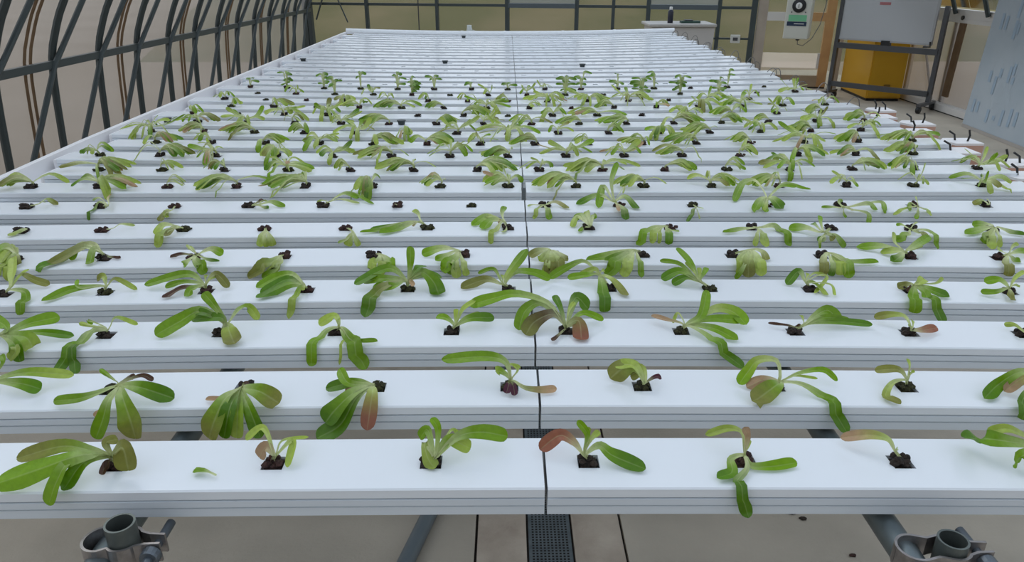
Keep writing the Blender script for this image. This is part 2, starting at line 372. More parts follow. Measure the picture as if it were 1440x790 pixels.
for z0, z1, nm, m in ((on_back(1110, 105).z, zl0, 'lower_pane', GLASS_B), (zl0, zl1, 'bright_ground_pane', glazing('bright_ground_pane', (.9, .85, .78), .35, (.95, .86, .76))), (zl1, zr0, 'middle_pane', GLASS_B), (zr1, 2.15, 'upper_pane', GLASS_B)):  # the whitened pane stands in for bright ground outside, painted into its colour
    b = MB(); b.add([BM @ Vector((x, .01, z)) for x, z in ((sD + .17, z0), (sE - .09, z0), (sE - .09, z1), (sD + .17, z1))], [(0, 1, 2, 3)]); b.build(nm, m, dr)
MB().box((sE - .12, .0, zl0), (sE - .092, .03, zl1), BM).build('glazing_bead', TRACK, dr)
b = MB(); b.add([BM @ Vector((x, -.01, z)) for x, z in ((sE + .02, 0), (LEN, 0), (LEN, 2.0), (sE + .02, 2.0))], [(0, 1, 2, 3)]); b.build('pane', GLASS_B, bw)
MB().box((sE + .1, 0, 0), (sE + .16, .05, 2.2), BM).build('post', PALEWOOD, bw)
b = MB(); b.add([BM @ Vector((x, -.01, z)) for x, z in ((sD, 2.2), (LEN, 2.0), (LEN * .5, 3.05))], [(0, 1, 2)]); b.build('pane', GLASS_ROOF, bw)
# outlet box on the conduit
o = thing('electrical_outlet', 'small white electrical outlet box on dark horizontal conduit of end wall', 'outlet', BM @ Vector((bs(on_back(1033, 57)), .05, zc)), math.atan2(BD.y, BD.x))
MB().box((-.06, -.05, -.05), (.06, 0, .05)).build('housing', mat('outlet_white', (.62, .62, .58), .5), o, bevel=.006)
MB().box((-.03, -.056, -.02), (.03, -.05, .02)).build('socket', DARKGREY, o)

# ------------------------------------------------------------------ grow table: frame, channels, gutter, far pipe
H = CAMZ - TOP
CW, CH, GAP = .106, .0395, .0035
SEAM = .046
def row_back(r): return H * (1.435 + .3165 * (min(r, 19) - 1) + .333 * max(0, r - 19))
NROWS = 35
SP = [(1, .2003), (3, .199), (5, .196), (9, .1945), (11, .192), (16, .189), (36, .189)]
def hole_xs(r, full=True):
    sp = lerp_table(SP, r); off = 0 if r % 2 == 0 else .5
    return [.002 + (k + off) * sp for k in range(-7, 8)]
def left_end(r): return -1.468 if r % 2 == 0 else -1.405
def right_end(r): return 1.515 if r % 2 == 0 else 1.552
RX = 1.0
HOLE = .0135
for r in range(1, NROWS + 1):
    yb_ = row_back(r); yf = yb_ - CW; yc = (yb_ + yf) / 2
    gap = .013 if r == 8 else GAP
    for side in (-1, 1):
        a, b = (left_end(r), SEAM - gap / 2) if side < 0 else (SEAM + gap / 2, right_end(r))
        t = thing('grow_channel', f"white grow channel {'left' if side < 0 else 'right'} of centre seam, {ORD[r]} from the front", 'channel', (a, yf, TOP), 0, 'white grow channels')
        hx = [h for h in hole_xs(r) if a + .04 < h < b - .015]
        st = [a, b]
        for h in hx: st += [h - HOLE, h + HOLE]
        st = sorted(st); full = [st[0]]
        for p in st[1:]:
            n = max(1, int((p - full[-1]) / .14)); q0 = full[-1]
            full += [q0 + (p - q0) * (i + 1) / n for i in range(n)]
        prof = [(CW, -.0135), (CW, -.002), (CW - .002, 0), (CW / 2 + HOLE, 0), (CW / 2 - HOLE, 0), (.002, 0), (0, -.002), (0, -.0135)]
        m = MB(); k = len(prof)
        for x in full:
            bz = bow(x, yc); m.v += [(x - a, y, z + bz) for y, z in prof]
        for i in range(len(full) - 1):
            xm = (full[i] + full[i + 1]) / 2; ish = any(abs(xm - h) < HOLE for h in hx)
            for j in range(k - 1):
                if ish and j == 3: continue
                m.f.append((i * k + j, (i + 1) * k + j, (i + 1) * k + j + 1, i * k + j + 1)); m.mi.append(0)
        for h in hx:
            bz = bow(h, yc); xa, xb = h - HOLE - a, h + HOLE - a; ya, yb2 = CW / 2 - HOLE, CW / 2 + HOLE
            m.add([(xa, ya, bz), (xb, ya, bz), (xb, yb2, bz), (xa, yb2, bz), (xa, ya, bz - .006), (xb, ya, bz - .006), (xb, yb2, bz - .006), (xa, yb2, bz - .006)],
                  [(0, 1, 5, 4), (1, 2, 6, 5), (2, 3, 7, 6), (3, 0, 4, 7)])
        m.build('lid', WHITE, t)
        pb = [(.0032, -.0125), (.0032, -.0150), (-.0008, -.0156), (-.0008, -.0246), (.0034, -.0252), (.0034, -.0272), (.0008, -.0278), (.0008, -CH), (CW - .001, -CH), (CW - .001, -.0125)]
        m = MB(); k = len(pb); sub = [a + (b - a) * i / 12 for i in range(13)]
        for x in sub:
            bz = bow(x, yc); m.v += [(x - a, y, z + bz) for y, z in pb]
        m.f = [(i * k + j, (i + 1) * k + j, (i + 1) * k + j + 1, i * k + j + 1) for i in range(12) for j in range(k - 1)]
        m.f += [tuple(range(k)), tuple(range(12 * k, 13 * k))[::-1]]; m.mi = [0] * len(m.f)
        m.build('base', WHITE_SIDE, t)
        if side < 0 and r >= 6:
            bz = bow(a, yc); MB().box((-.016, .002, bz - CH), (.0, CW - .002, bz - .001)).build('end_cap', GUTTER, t, bevel=.01)
        if side > 0 and r >= 7:
            bz = bow(b, yc); L = b - a
            MB().box((L, .003, bz - CH), (L + .006, CW - .003, bz - .002)).build('end_cap', WHITE_SIDE, t)
            n = 9; pts = [(L - .035 + .075 * i / (n - 1), CW * .5 + .01 * math.sin(r * 1.7), bz - .01 + (.042 + .012 * math.sin(r * 2.3)) * math.sin(math.pi * min(1, i / (n - 1) * 1.0)) - .05 * max(0, i - 6) / 2) for i in range(n)]
            if r > 14: MB().tube(pts, .0022, 5).build('feeder_tube', TUBE, t, smooth=True)
YF1 = row_back(1) - CW; YEND = row_back(NROWS) + .06
def strip(name, m, x0, x1, z0, z1, parent, y0=YF1 - .02, y1=YEND, n=24):
    b = MB(); ys_ = [y0 + (y1 - y0) * i / n for i in range(n + 1)]
    for y in ys_:
        bz = bow((x0 + x1) / 2, y); b.v += [(x0, y, z0 + bz), (x1, y, z0 + bz), (x1, y, z1 + bz), (x0, y, z1 + bz)]
    b.f = [(i * 4 + j, i * 4 + (j + 1) % 4, (i + 1) * 4 + (j + 1) % 4, (i + 1) * 4 + j) for i in range(n) for j in range(4)] + [(3, 2, 1, 0), (n * 4, n * 4 + 1, n * 4 + 2, n * 4 + 3)]
    b.mi = [0] * len(b.f); return b.build(name, m, parent)
gt = thing('collection_gutter', 'long white collection gutter running along the left ends of the channels', 'gutter')
strip('outer_wall', GUTTER, -1.522, -1.500, TOP - .09, TOP + .004, gt)
strip('trough', GUTTER, -1.500, -1.385, TOP - .085, TOP - .0405, gt)
# far pipe, lying across the table end
pz = thing('pvc_pipe', 'white plastic pipe lying across the far end of the table', 'pipe', (0, YEND - .02, TOP))
n = 16; xsP = [-1.50 + 3.06 * i / n for i in range(n + 1)]
MB().tube([(x, 0, .012 + bow(x, 7.5)) for x in xsP], .026, 14).build('tube', PIPE, pz, smooth=True)
for x in (-.42, -.02, .52, 1.0):
    MB().tube([(x - .012, 0, .012 + bow(x, 7.5)), (x + .012, 0, .012 + bow(x, 7.5))], .0285, 14).build('coupling', PIPE, pz, smooth=True)
# galvanised table frame
tf = thing('table_frame', 'galvanised steel pipe frame carrying the white grow channels', 'frame')
RZ = TOP - CH - .018 - .004
rails = [-1.28, -.479, .473, 1.28]
for x in rails:
    yy0 = .60; n = 20
    MB().tube([(x, yy0 + (YEND - yy0) * i / n, RZ + bow(x, max(.78, yy0 + (YEND - yy0) * i / n))) for i in range(n + 1)], .017, 14).build('rail', STEEL, tf, smooth=True)
for y in (1.66, 2.95, 5.1, 7.3):
    MB().tube([(-1.45, y, RZ - .07), (1.58, y, RZ - .07)], .0205, 12).build('cross_pipe', STEEL, tf, smooth=True)
    for x in rails:
        if y > 2: MB().tube([(x + .02, y, 0), (x + .02, y, RZ - .05)], .0205, 12).build('leg', STEEL, tf, smooth=True)
strip('side_rail', STEEL, 1.58, 1.62, TOP - .175, TOP - .137, tf, y0=2.0)
MB().box((-1.37, YEND - .05, TOP - .08), (1.56, YEND + .12, TOP - .05)).build('end_rail', GUTTER, tf)
# the two front posts with their clamps
def front_post(px, py, ztop, x_rail, which):
    p = at_z(px, py, ztop)
    MB().hollow((p.x, p.y, 0), (p.x, p.y, ztop), .0172, .0025).build('leg', mat('weathered_pipe', (.17, .19, .175), .45, .6, noise=((.10, .115, .11), 25.)), tf, smooth=True)
    c = thing('pipe_clamp', f'steel two-bolt pipe clamp on the {which} front table leg', 'clamp', (0, 0, 0), 0, 'pipe clamps on the front legs')
    zc_ = ztop - (.036 if which == 'left' else .024); sgn = 1 if p.x > x_rail else -1
    # band: an outline round both pipes, open at the bolt ears to the right
    R = .0192; ear = Vector((p.x + R + .026, p.y, 0)); q = Vector((x_rail, p.y, 0))
    top, bot = [], []
    for i in range(9):
        a_ = math.radians(180 - 100 * i / 8); top.append((q.x + R * math.cos(a_), q.y + R * math.sin(a_)))
        bot.append((q.x + R * math.cos(a_), q.y - R * math.sin(a_)))
    mid = (q.x + p.x) / 2
    top += [(mid, p.y + R * .72)]; bot += [(mid, p.y - R * .72)]
    for i in range(7):
        a_ = math.radians(110 - 75 * i / 6); top.append((p.x + R * math.cos(a_), p.y + R * math.sin(a_))); bot.append((p.x + R * math.cos(a_), p.y - R * math.sin(a_)))
    top += [(p.x + R + .008, p.y + .007), (ear.x, p.y + .006)]; bot += [(p.x + R + .008, p.y - .007), (ear.x, p.y - .006)]
    for nm, ol, s_ in (('rear_band', top, 1), ('front_band', bot, -1)):
        b = MB(); n = len(ol)
        for j, (x, y) in enumerate(ol):
            x2, y2 = ol[min(j + 1, n - 1)]; x1_, y1_ = ol[max(j - 1, 0)]; d = Vector((x2 - x1_, y2 - y1_, 0)).normalized(); nn = Vector((-d.y, d.x, 0)) * .0032 * s_
            b.v += [(x, y, zc_ - .013), (x, y, zc_ + .013), (x + nn.x, y + nn.y, zc_ + .013), (x + nn.x, y + nn.y, zc_ - .013)]
        b.f = [(i * 4 + j, i * 4 + (j + 1) % 4, i * 4 + 4 + (j + 1) % 4, i * 4 + 4 + j) for i in range(n - 1) for j in range(4)] + [(0, 1, 2, 3), (n * 4 - 1, n * 4 - 2, n * 4 - 3, n * 4 - 4)]; b.mi = [0] * len(b.f)
        b.build(nm, CLAMPM, c)
    rx = Matrix.Rotation(math.pi / 2, 3, 'X')
    bx = ear.x - .009
    MB().lathe([(.0055, -.03), (.0055, .042)], 12, (bx, p.y, zc_), Matrix.Rotation(-math.pi / 2, 3, 'X')).build('bolt', BOLTM, c, smooth=True)
    MB().lathe([(.0105, -.022), (.0115, -.019), (.0115, -.011), (.0105, -.010)], 16, (bx, p.y, zc_), Matrix.Rotation(-math.pi / 2, 3, 'X')).build('nut', BOLTM, c)
front_post(168, 735, .835, -.479, 'left')
front_post(1341, 758, .822, .473, 'right')
a, b_ = at_z(604, 722, .022), at_z(566, 800, .022); d = (a - b_).normalized()
tag(MB().tube([b_ - d * .4, a + d * 1.3], .022, 14).build('floor_pipe', mat('blue_grey_pipe', (.13, .16, .18), .4, .2), smooth=True), 'blue-grey pipe lying on the floor beside the drain strip', 'pipe')

# boxes with white tops at the channel ends
for i, (px, py, wd, off) in enumerate(((1236, 153, .115, 0), (1239, 162.5, .10, 1), (1287, 171.5, .125, 0), (1292, 183, .11, 1), (1349, 197, .13, 0), (1345, 210.5, .12, 1), (1421, 227, .14, 0), (1440, 245, .14, 1))):
    p = at_z(px, py, TOP - .004); l = ['topmost', 'second', 'third', 'fourth', 'fifth', 'sixth', 'seventh', 'eighth'][i]
    names = ['farthest from the camera', 'second farthest', 'third farthest', 'fourth farthest', 'fifth farthest', 'third nearest', 'second nearest', 'nearest the camera']
    t = thing('end_box', f'pinkish wooden box with white top beside the channel ends, {names[i]} of eight', 'box', (p.x, p.y, TOP - .09), 0, 'wooden boxes at the channel ends')
    hw, hd = wd / 2, .048
    ol = [(-hw, .01), (-hw + .03, -hd), (hw, -hd), (hw, hd), (-hw + .03, hd)]
    MB().prism(ol, -.045, .076, 'z').build('body', PINKWOOD, t)
    MB().prism([(x * 1.0, y * 1.0) for x, y in ol], .076, .084, 'z').build('top_board', BOXTOP, t)
    for q in ((-.01, .01), (.025, -.01)) if off == 0 else ((-.02, .0),):
        s_ = random.uniform(-.03, .03)
        MB().tube([(q[0], q[1], .083), (q[0] + s_ * .4 + .004, q[1], .105), (q[0] + s_, q[1] + .004, .125 - abs(s_) * .3)], .0035, 6).build('feeder_stub', BLACK, t, smooth=True)

# ------------------------------------------------------------------ whiteboard on castors, cabinet, sheet, controller, tote
A, B_ = at_z(1164, 138.5, .0), at_z(1302, 156.5, .0)
ux = (B_ - A); L = ux.length; ux.normalize(); rz = math.atan2(ux.y, ux.x)
wb = thing('whiteboard', 'large whiteboard on a grey wheeled stand in front of the yellow cabinet', 'whiteboard', A, rz)
def onb(px, py):                              # point on the board's own vertical plane
    n = Vector((-ux.y, ux.x, 0)); d = ray(px, py); o = Vector((0, 0, CAMZ)); t = (A - o).dot(n) / d.dot(n); p = o + d * t
    return ((p - A).dot(ux), p.z)
zb = (onb(1178, 52)[1] + onb(1309, 62)[1]) / 2; zt = zb + .92
zbar = (onb(1176, 62)[1] + onb(1311, 74)[1]) / 2; zlow = (onb(1168, 117)[1] + onb(1303, 132)[1]) / 2
xb0, xb1 = onb(1178, 52)[0], onb(1309, 62)[0]
MB().box((xb0 + .01, -.012, zb), (xb1 - .01, .012, zt)).build('writing_surface', BOARD, wb)
m = MB(); m.box((xb0, -.016, zb - .018), (xb1, .016, zb)); m.box((xb0, -.016, zt), (xb1, .016, zt + .018)); m.box((xb0 - .012, -.016, zb - .018), (xb0 + .01, .016, zt + .018)); m.box((xb1 - .01, -.016, zb - .018), (xb1 + .012, .016, zt + .018))
m.build('rim', mat('light_rim', (.42, .43, .45), .4, .3), wb)
for x in (0, L):
    MB().box((x - .022, -.022, .09), (x + .022, .022, onb(1323, 8)[1] if x else onb(1182, -12)[1])).build('upright', FRAME, wb)
    MB().box((x - .02, -.24, .07), (x + .02, .16, .10)).build('foot', FRAME, wb)
    for s_ in (-.21, .13):
        cst = MB().lathe([(.032, -.02), (.038, -.012), (.038, .012), (.032, .02)], 16, (x, s_, .038), Matrix.Rotation(math.pi / 2, 3, 'Y')).build('castor', BLACK, wb, smooth=True)
        MB().box((x - .014, s_ - .014, .05), (x + .014, s_ + .014, .075)).build('castor_fork', DARKGREY, cst)
MB().box((0, -.03, zbar - .03), (L, .03, zbar + .03)).build('crossbar', FRAME, wb)
MB().box((0, -.022, zlow - .028), (L, .022, zlow + .028)).build('crossbar', FRAME, wb)
MB().box((L * .46, -.03, zbar + .03), (L * .54, .03, zb)).build('pivot_clamp', BLACK, wb)
rx_, rzz = onb(1246, 5)
MB().box((rx_ - .06, -.0145, rzz - .014), (rx_ + .06, -.012, rzz + .014)).build('red_smudge', RED, wb)
MB().tube([(xb1, -.03, zb + .02), (xb1 + .01, -.03, zb - .03), (xb1 - .06, -.03, zb - .035)], .009, 6).build('corner_clip', BLACK, wb)
# yellow cabinet
P1, P2, P0 = at_z(1216, 142, 0), at_z(1265, 142.5, 0), at_z(1176.5, 126, 0)
ux2 = (P2 - P1); cw = ux2.length; ux2.normalize(); rz2 = math.atan2(ux2.y, ux2.x)
cab = thing('storage_cabinet', 'yellow metal storage cabinet standing behind the wheeled whiteboard', 'cabinet', P1, rz2)
cdp = abs((P0 - P1).dot(Vector((-ux2.y, ux2.x, 0)))); cht = zb + .12
MB().box((0, 0, .03), (cw, cdp, cht)).build('body', YEL, cab, bevel=.008)
MB().box((.015, .015, 0), (cw - .015, cdp - .015, .03)).build('plinth', BLACK, cab)
d_ = MB().box((.012, -.012, .05), (cw - .012, 0, cht - .03)).build('door', YEL, cab)
MB().box((cw * .45, -.022, .16), (cw * .62, -.012, .19)).build('handle', mat('brass_dark', (.25, .15, .03), .4, .4), d_)
# leaning sheet
a, b_ = at_z(1352, 177.5, 0), at_z(1440, 212.5, 0); dv = (b_ - a).normalized(); a2 = a; b2 = a + dv * 2.4
topz = 1.25; out = Vector((.075, 0, 0))
sh = thing('plastic_sheet', 'large blue-filmed plastic sheet leaning against the side wall', 'sheet')
nrm = Vector((-1, 0, .25)).normalized() * .006
c0, c1, c2, c3 = a2, b2, b2 + out + Vector((0, 0, topz)), a2 + out + Vector((0, 0, topz))
MB().add([c0, c1, c2, c3, c0 - nrm, c1 - nrm, c2 - nrm, c3 - nrm], [(0, 1, 2, 3), (7, 6, 5, 4), (0, 4, 5, 1), (1, 5, 6, 2), (2, 6, 7, 3), (3, 7, 4, 0)]).build('panel', SHEET, sh)
MB().add([c0 + nrm, c1 + nrm, c1 + nrm + Vector((0.003, 0, .03)), c0 + nrm + Vector((.003, 0, .03))], [(0, 1, 2, 3)]).build('edge_trim', EDGE, sh)
nn_ = (c1 - c0).cross(c3 - c0).normalized()
if nn_.x > 0: nn_ = -nn_
def on_sheet(px, py):
    d = ray(px, py); o = Vector((0, 0, CAMZ)); t = (c0 - o).dot(nn_) / d.dot(nn_); return o + d * t + nn_ * .003
pr = MB(); es = (c3 - c0).normalized()
for px, py, hh in ((1410, 30, .07), (1416, 32, .06), (1428, 42, .08), (1432, 40, .05), (1393, 107, .05), (1408, 103, .04), (1420, 105, .07), (1427, 98, .05), (1398, 120, .08), (1369, 148, .06), (1375, 150, .05),
                   (1388, 163, .06), (1397, 166, .02), (1408, 166, .07), (1420, 166, .08), (1428, 168, .06), (1436, 12, .08), (1424, 114, .03)):
    p = on_sheet(px, py); e = dv * .022; h_ = es * hh
    pr.add([p - e - h_, p + e - h_, p + e + h_, p - e + h_], [(0, 1, 2, 3)])
o = pr.build('film_print', SHEETMARK, sh); o['label'] = 'faint blue printed marks'; o['kind'] = 'stuff'
# controller box on the wall line
pc = at_y(1121, 30, 8.6)
zl = at_y(1121, 55, 8.6).z; wdt = .265
k = thing('control_box', 'cream control box with black dial and green label hanging before the door', 'controller', (pc.x, 8.6, zl), math.radians(-28))
MB().box((-wdt / 2, 0, 0), (wdt / 2, .20, .72)).build('casing', CASE, k, bevel=.012)
zD = at_y(1124, 8, 8.6).z - zl
ry = Matrix.Rotation(math.pi / 2, 3, 'X')
dial = MB().lathe([(.072, 0), (.072, .012), (.06, .018)], 24, (0, .0, zD), ry).build('dial', BLACK, k, smooth=True)
MB().lathe([(.034, .0), (.034, .024), (.026, .028)], 20, (0, .0, zD), ry).build('dial_knob', LABELWHITE, dial, smooth=True)
MB().box((-.003, -.031, zD - .02), (.003, -.027, zD + .02)).build('dial_pointer', BLACK, dial)
zg0, zg1 = at_y(1124, 30, 8.6).z - zl, at_y(1124, 21, 8.6).z - zl
MB().box((-.095, -.003, zg0), (.095, .001, zg1)).build('green_label', GREEN, k)
zn0, zn1 = at_y(1120, 36.5, 8.6).z - zl, at_y(1120, 30.5, 8.6).z - zl
nv = MB().box((-.105, -.003, zn0), (.10, .001, zn1)).build('navy_label', NAVY, k)
MB().box((-.03, -.0045, (zn0 + zn1) / 2 - .003), (.075, -.003, (zn0 + zn1) / 2 + .004)).build('print_line', LABELWHITE, nv)
for x in (-.07, .075): MB().lathe([(.007, 0), (.007, .004)], 8, (x, 0, zg1 + .028), ry).build('screw', DARKGREY, k)
MB().lathe([(.02, -.018), (.024, 0)], 12, (.02, .08, 0)).build('cable_gland', BLACK, k)
MB().tube([(.02, .08, -.012), (.025, .08, -.06), (.08, .1, -.075), (.16, .14, .0), (.22, .20, .15), (.25, .21, .36), (.24, .21, .60), (.22, .2, .8)], .0045, 6).build('cord', TUBE, k, smooth=True)
MB().tube([(0, .1, .72), (0, .1, 2.0)], .004, 6).build('hanging_wire', DARKGREY, k)
# tote at the far end
yt = 8.05; pl, pr_ = at_y(926, 60, yt), at_y(993, 60, yt); zt_ = at_y(950, 38, yt).z
tt = thing('water_tank', 'grey-white plastic water tank with lid beside the far end of the table', 'tank', ((pl.x + pr_.x) / 2, yt, 0))
hw = (pr_.x - pl.x) / 2 + .08
MB().prism([(-hw + .05, 0), (hw - .05, 0), (hw, zt_), (-hw, zt_)], -.0, .46, 'y').build('body', TOTE, tt, bevel=.01)
MB().box((-hw - .03, -.025, zt_), (hw + .01, .485, zt_ + .03)).build('lid', mat('tank_lid', (.46, .44, .41), .5), tt, bevel=.008)
pb_ = at_y(942, 35, yt + .15)
o = thing('bottle', 'small black bottle with white cap on the grey-white tank lid', 'bottle', (pb_.x, yt + .15, zt_ + .03))
MB().lathe([(.026, 0), (.029, .006), (.029, .115), (.02, .13), (.014, .135)], 16).build('body', mat('black_bottle', (.012, .014, .03), .35), o, smooth=True)
MB().lathe([(.017, .132), (.017, .155), (.012, .16)], 14).build('cap', LABELWHITE, o, smooth=True)
pg = at_y(970, 34, yt + .15)
o = thing('tray', 'dark green shallow tray on the tank lid beside the black bottle', 'tray', (pg.x, yt + .15, zt_ + .03))
MB().box((-.10, -.05, 0), (.10, .05, .022)).build('base', mat('dark_green_plastic', (.02, .06, .045), .5), o, bevel=.004)
MB().box((-.06, -.045, .022), (.02, .03, .034)).build('lid', DARKGREY, o)
pj = at_y(660, 38, YEND + .07)
o = thing('jug', 'small translucent white jug standing behind the far white pipe', 'jug', (pj.x, YEND + .07, TOP - .05))
MB().lathe([(.032, 0), (.034, .01), (.030, .07), (.022, .12), (.022, .135)], 16).build('body', mat('milky_plastic', (.55, .58, .55), .4), o, smooth=True)
MB().tube([(.03, 0, .03), (.058, 0, .04), (.058, 0, .08), (.028, 0, .09)], .005, 6).build('handle', mat('milky_plastic', (.55, .58, .55), .4), o, smooth=True)
# black cups standing on the channels
for px, py, wd, dd in ((565, 180, .026, 'beside the big plant in the thirteenth row'), (237, 178, .026, 'at the gutter end of the thirteenth row'), (626, 91, .03, 'on an empty row left of the seam'),
                       (427, 91, .03, 'at the gutter end of an empty row'), (652, 52.5, .03, 'near the far pipe'), (819, 92, .03, 'on an empty row right of the seam')):
    p = at_z(px, py, TOP); z = TOP + bow(p.x, p.y)
    rr = min(range(1, NROWS + 1), key=lambda r: abs(row_back(r) - CW / 2 - p.y)); yy = row_back(rr) - CW / 2
    wd *= .62
    o = thing('net_cup', f'small black plant cup {dd}', 'cup', (p.x * yy / p.y, yy, z))
    MB().lathe([(wd * .7, -.012), (wd * .8, .0), (wd * .95, .014), (wd * 1.1, .014), (wd * 1.1, .018), (wd * .9, .018)], 12).build('cup', mat('cup_plastic', (.03, .04, .042), .5), o)
    MB().lathe([(wd * .7, .014), (wd * .7, .0165)], 12).build('filling', SOIL, o)

# ------------------------------------------------------------------ seedlings
TONE = dict(G=(.20, .345, .030), D=(.105, .225, .018), L=(.40, .50, .12), O=(.23, .235, .06), B=(.085, .040, .026), P=(.46, .31, .19), R=(.30, .125, .08), M=(.075, .014, .03))
PALE = Vector((.68, .72, .42))
ROWS = [(row_back(r) - CW, row_back(r)) for r in range(1, NROWS + 1)]
def clear(v, org):                            # a limp leaf rests on the channels and hangs in front of them, never inside
    w = v + org
    for yf, yb in ROWS:
        if yf - .010 < w.y < yb + .0055 and -1.51 < w.x < 1.56:
            top = TOP + bow(w.x, w.y)
            up_ = .0035 + .0035 * max(0., 1 - abs(w.y - yf) / .025)
            if w.z < top + up_:
                dz = top + up_ - w.z; df = w.y - (yf - .010); db = (yb + .0055) - w.y
                if dz <= df and dz <= db: w.z += dz
                elif df <= db: w.y -= df
                else: w.y += db
    return w - org
def leaf_mesh(pts, width, code, rnd, N=20, tilt=None, org=None, far=False):
    pts = [Vector(p) for p in pts]
    # even sampling along a smooth curve through the points
    ext = [pts[0] * 2 - pts[1]] + pts + [pts[-1] * 2 - pts[-2]]
    path = []
    segs = len(pts) - 1
    for i in range(N + 1):
        u = (1 - (1 - i / N) ** 1.45) * segs; k = min(int(u), segs - 1); t = u - k; p0, p1, p2, p3 = ext[k:k + 4]
        path.append(.5 * (2 * p1 + (p2 - p0) * t + (2 * p0 - 5 * p1 + 4 * p2 - p3) * t * t + (3 * p1 - p0 - 3 * p2 + p3) * t ** 3))
    SS = [1 - (1 - i / N) ** 1.45 for i in range(N + 1)]
    if org is not None:
        cp = [clear(q, org) for q in path]; np_, ns = [cp[0]], [SS[0]]
        for i in range(1, N + 1):
            A_, B2 = cp[i - 1], cp[i]
            for yf, yb in ROWS:
                e = yf - org.y
                top = TOP + bow(B2.x + org.x, yf) - org.z
                if A_.y > e - .004 > B2.y and A_.z < top + .03 and B2.z < top + .004:
                    np_.append(Vector(((A_.x + B2.x) / 2, e - .0045, top + .006))); ns.append((SS[i - 1] + SS[i]) / 2)
            np_.append(B2); ns.append(SS[i])
        path, SS = np_, ns
    N = len(path) - 1
    col = Vector(TONE[code[0]]); base = Vector(TONE[code[1]]) if len(code) > 1 else None
    col = col * rnd.uniform(.85, 1.15)
    nrm = tilt or Vector((rnd.uniform(-.3, .3), -.62, .72)); nrm.normalize()
    pet = (.46 if width < .03 else .36) if width > .009 else .75
    if far: pet = min(.8, pet + .12)
    if code[0] in 'BM' : pet = .1
    pw = max(.0011, min(.0021, width * .12))
    us = (-1, -.55, -.13, 0, .13, .55, 1); verts, cols = [], []
    ph = rnd.uniform(0, 6.28); amp = rnd.uniform(.06, .16)
    last = None
    for i, p in enumerate(path):
        s = SS[i]
        T = (path[min(i + 1, N)] - path[max(i - 1, 0)]).normalized()
        sd = T.cross(nrm)
        if sd.length < .25 and last is not None: sd = last
        sd = sd.normalized() if sd.length > 1e-6 else Vector((1, 0, 0))
        if last is not None and sd.dot(last) < 0: sd = -sd
        last = sd
        up = sd.cross(T).normalized()
        b = max(0., (s - pet * .6) / (1 - pet * .6))
        f = (b ** 1.15) * max(0., 1 - b ** 7) ** .5 * 1.06 + .05 * b
        hw = pw * (1.25 - .55 * s) * (1 if s < .97 else .3) + (width / 2) * f
        fold = .28 * hw * (1 - .5 * s)
        for u in us:
            wav = amp * hw * math.sin(ph + s * 15 + (2 if u > 0 else 0)) * abs(u) ** 2
            verts.append(p + sd * (hw * u) + up * (fold * abs(u) + wav - (.0012 if abs(u) < .2 else 0)))
            g = min(1., max(0., (s - pet * (.8 if far else .55)) * 2.4)); c0 = PALE
            tip = col
            if base is not None: tip = base.lerp(col, min(1, max(0, (s - .55) * 3)))
            c = c0.lerp(tip, g)
            if abs(u) < .05: c = c.lerp(PALE * .85, .55 * (1 - s * .7))
            elif abs(u) > .9: c = c * .92
            cols.append(c)
    if org is not None: verts = [clear(v, org) for v in verts]
    W = len(us)
    fs = [(i * W + j, i * W + j + 1, (i + 1) * W + j + 1, (i + 1) * W + j) for i in range(N) for j in range(W - 1)]
    me = bpy.data.meshes.new('leaf'); me.from_pydata([tuple(v) for v in verts], [], fs)
    ca = me.color_attributes.new('tone', 'FLOAT_COLOR', 'POINT')
    ca.data.foreach_set('color', [x for c in cols for x in (c.x, c.y, c.z, 1.)])
    me.polygons.foreach_set('use_smooth', [True] * len(fs)); me.materials.append(LEAFM); me.update()
    return me
def plug_mesh(seed, m):
    rr = random.Random(seed); b = MB(); n = 6
    for cx, cy, cz, r in [(0, 0, -.004, .0125)] + [(rr.uniform(-.012, .012), rr.uniform(-.010, .010), rr.uniform(.001, .009), rr.uniform(.004, .008)) for _ in range(9)]:
        vs = []
        for i in range(4):
            a = math.pi * (i + .5) / 4
            for j in range(n):
                q = r * rr.uniform(.75, 1.3); t = j * 6.283 / n + i * .5
                vs.append((cx + q * math.sin(a) * math.cos(t), cy + q * math.sin(a) * math.sin(t), cz + q * .8 * math.cos(a)))
        o = len(b.v); b.v += vs
        b.f += [(o + i * n + j, o + i * n + (j + 1) % n, o + (i + 1) * n + (j + 1) % n, o + (i + 1) * n + j)[::-1] for i in range(3) for j in range(n)]
        b.f += [tuple(o + j for j in range(n)), tuple(o + 3 * n + j for j in range(n))[::-1]]
    # the square body down in the hole
    o = len(b.v); h = .0125; b.v += [(-h, -h, -.03), (h, -h, -.03), (h, h, -.03), (-h, h, -.03), (-h, -h, -.003), (h, -h, -.004), (h, h, -.002), (-h, h, -.004)]
    b.f += [tuple(o + i for i in f) for f in ((0,3,2,1),(4,5,6,7),(0,1,5,4),(1,2,6,5),(2,3,7,6),(3,0,4,7))]
    b.v = [(x * .84, y * .84, z * .72 if z > -.02 else z) for x, y, z in b.v]
    me = bpy.data.meshes.new('soil_plug'); me.from_pydata(b.v, [], b.f); me.materials.append(m); me.update()
    return me
PLUGS = [plug_mesh(i, (SOIL, SOIL, SOILG, SOILR)[i % 4]) for i in range(8)]
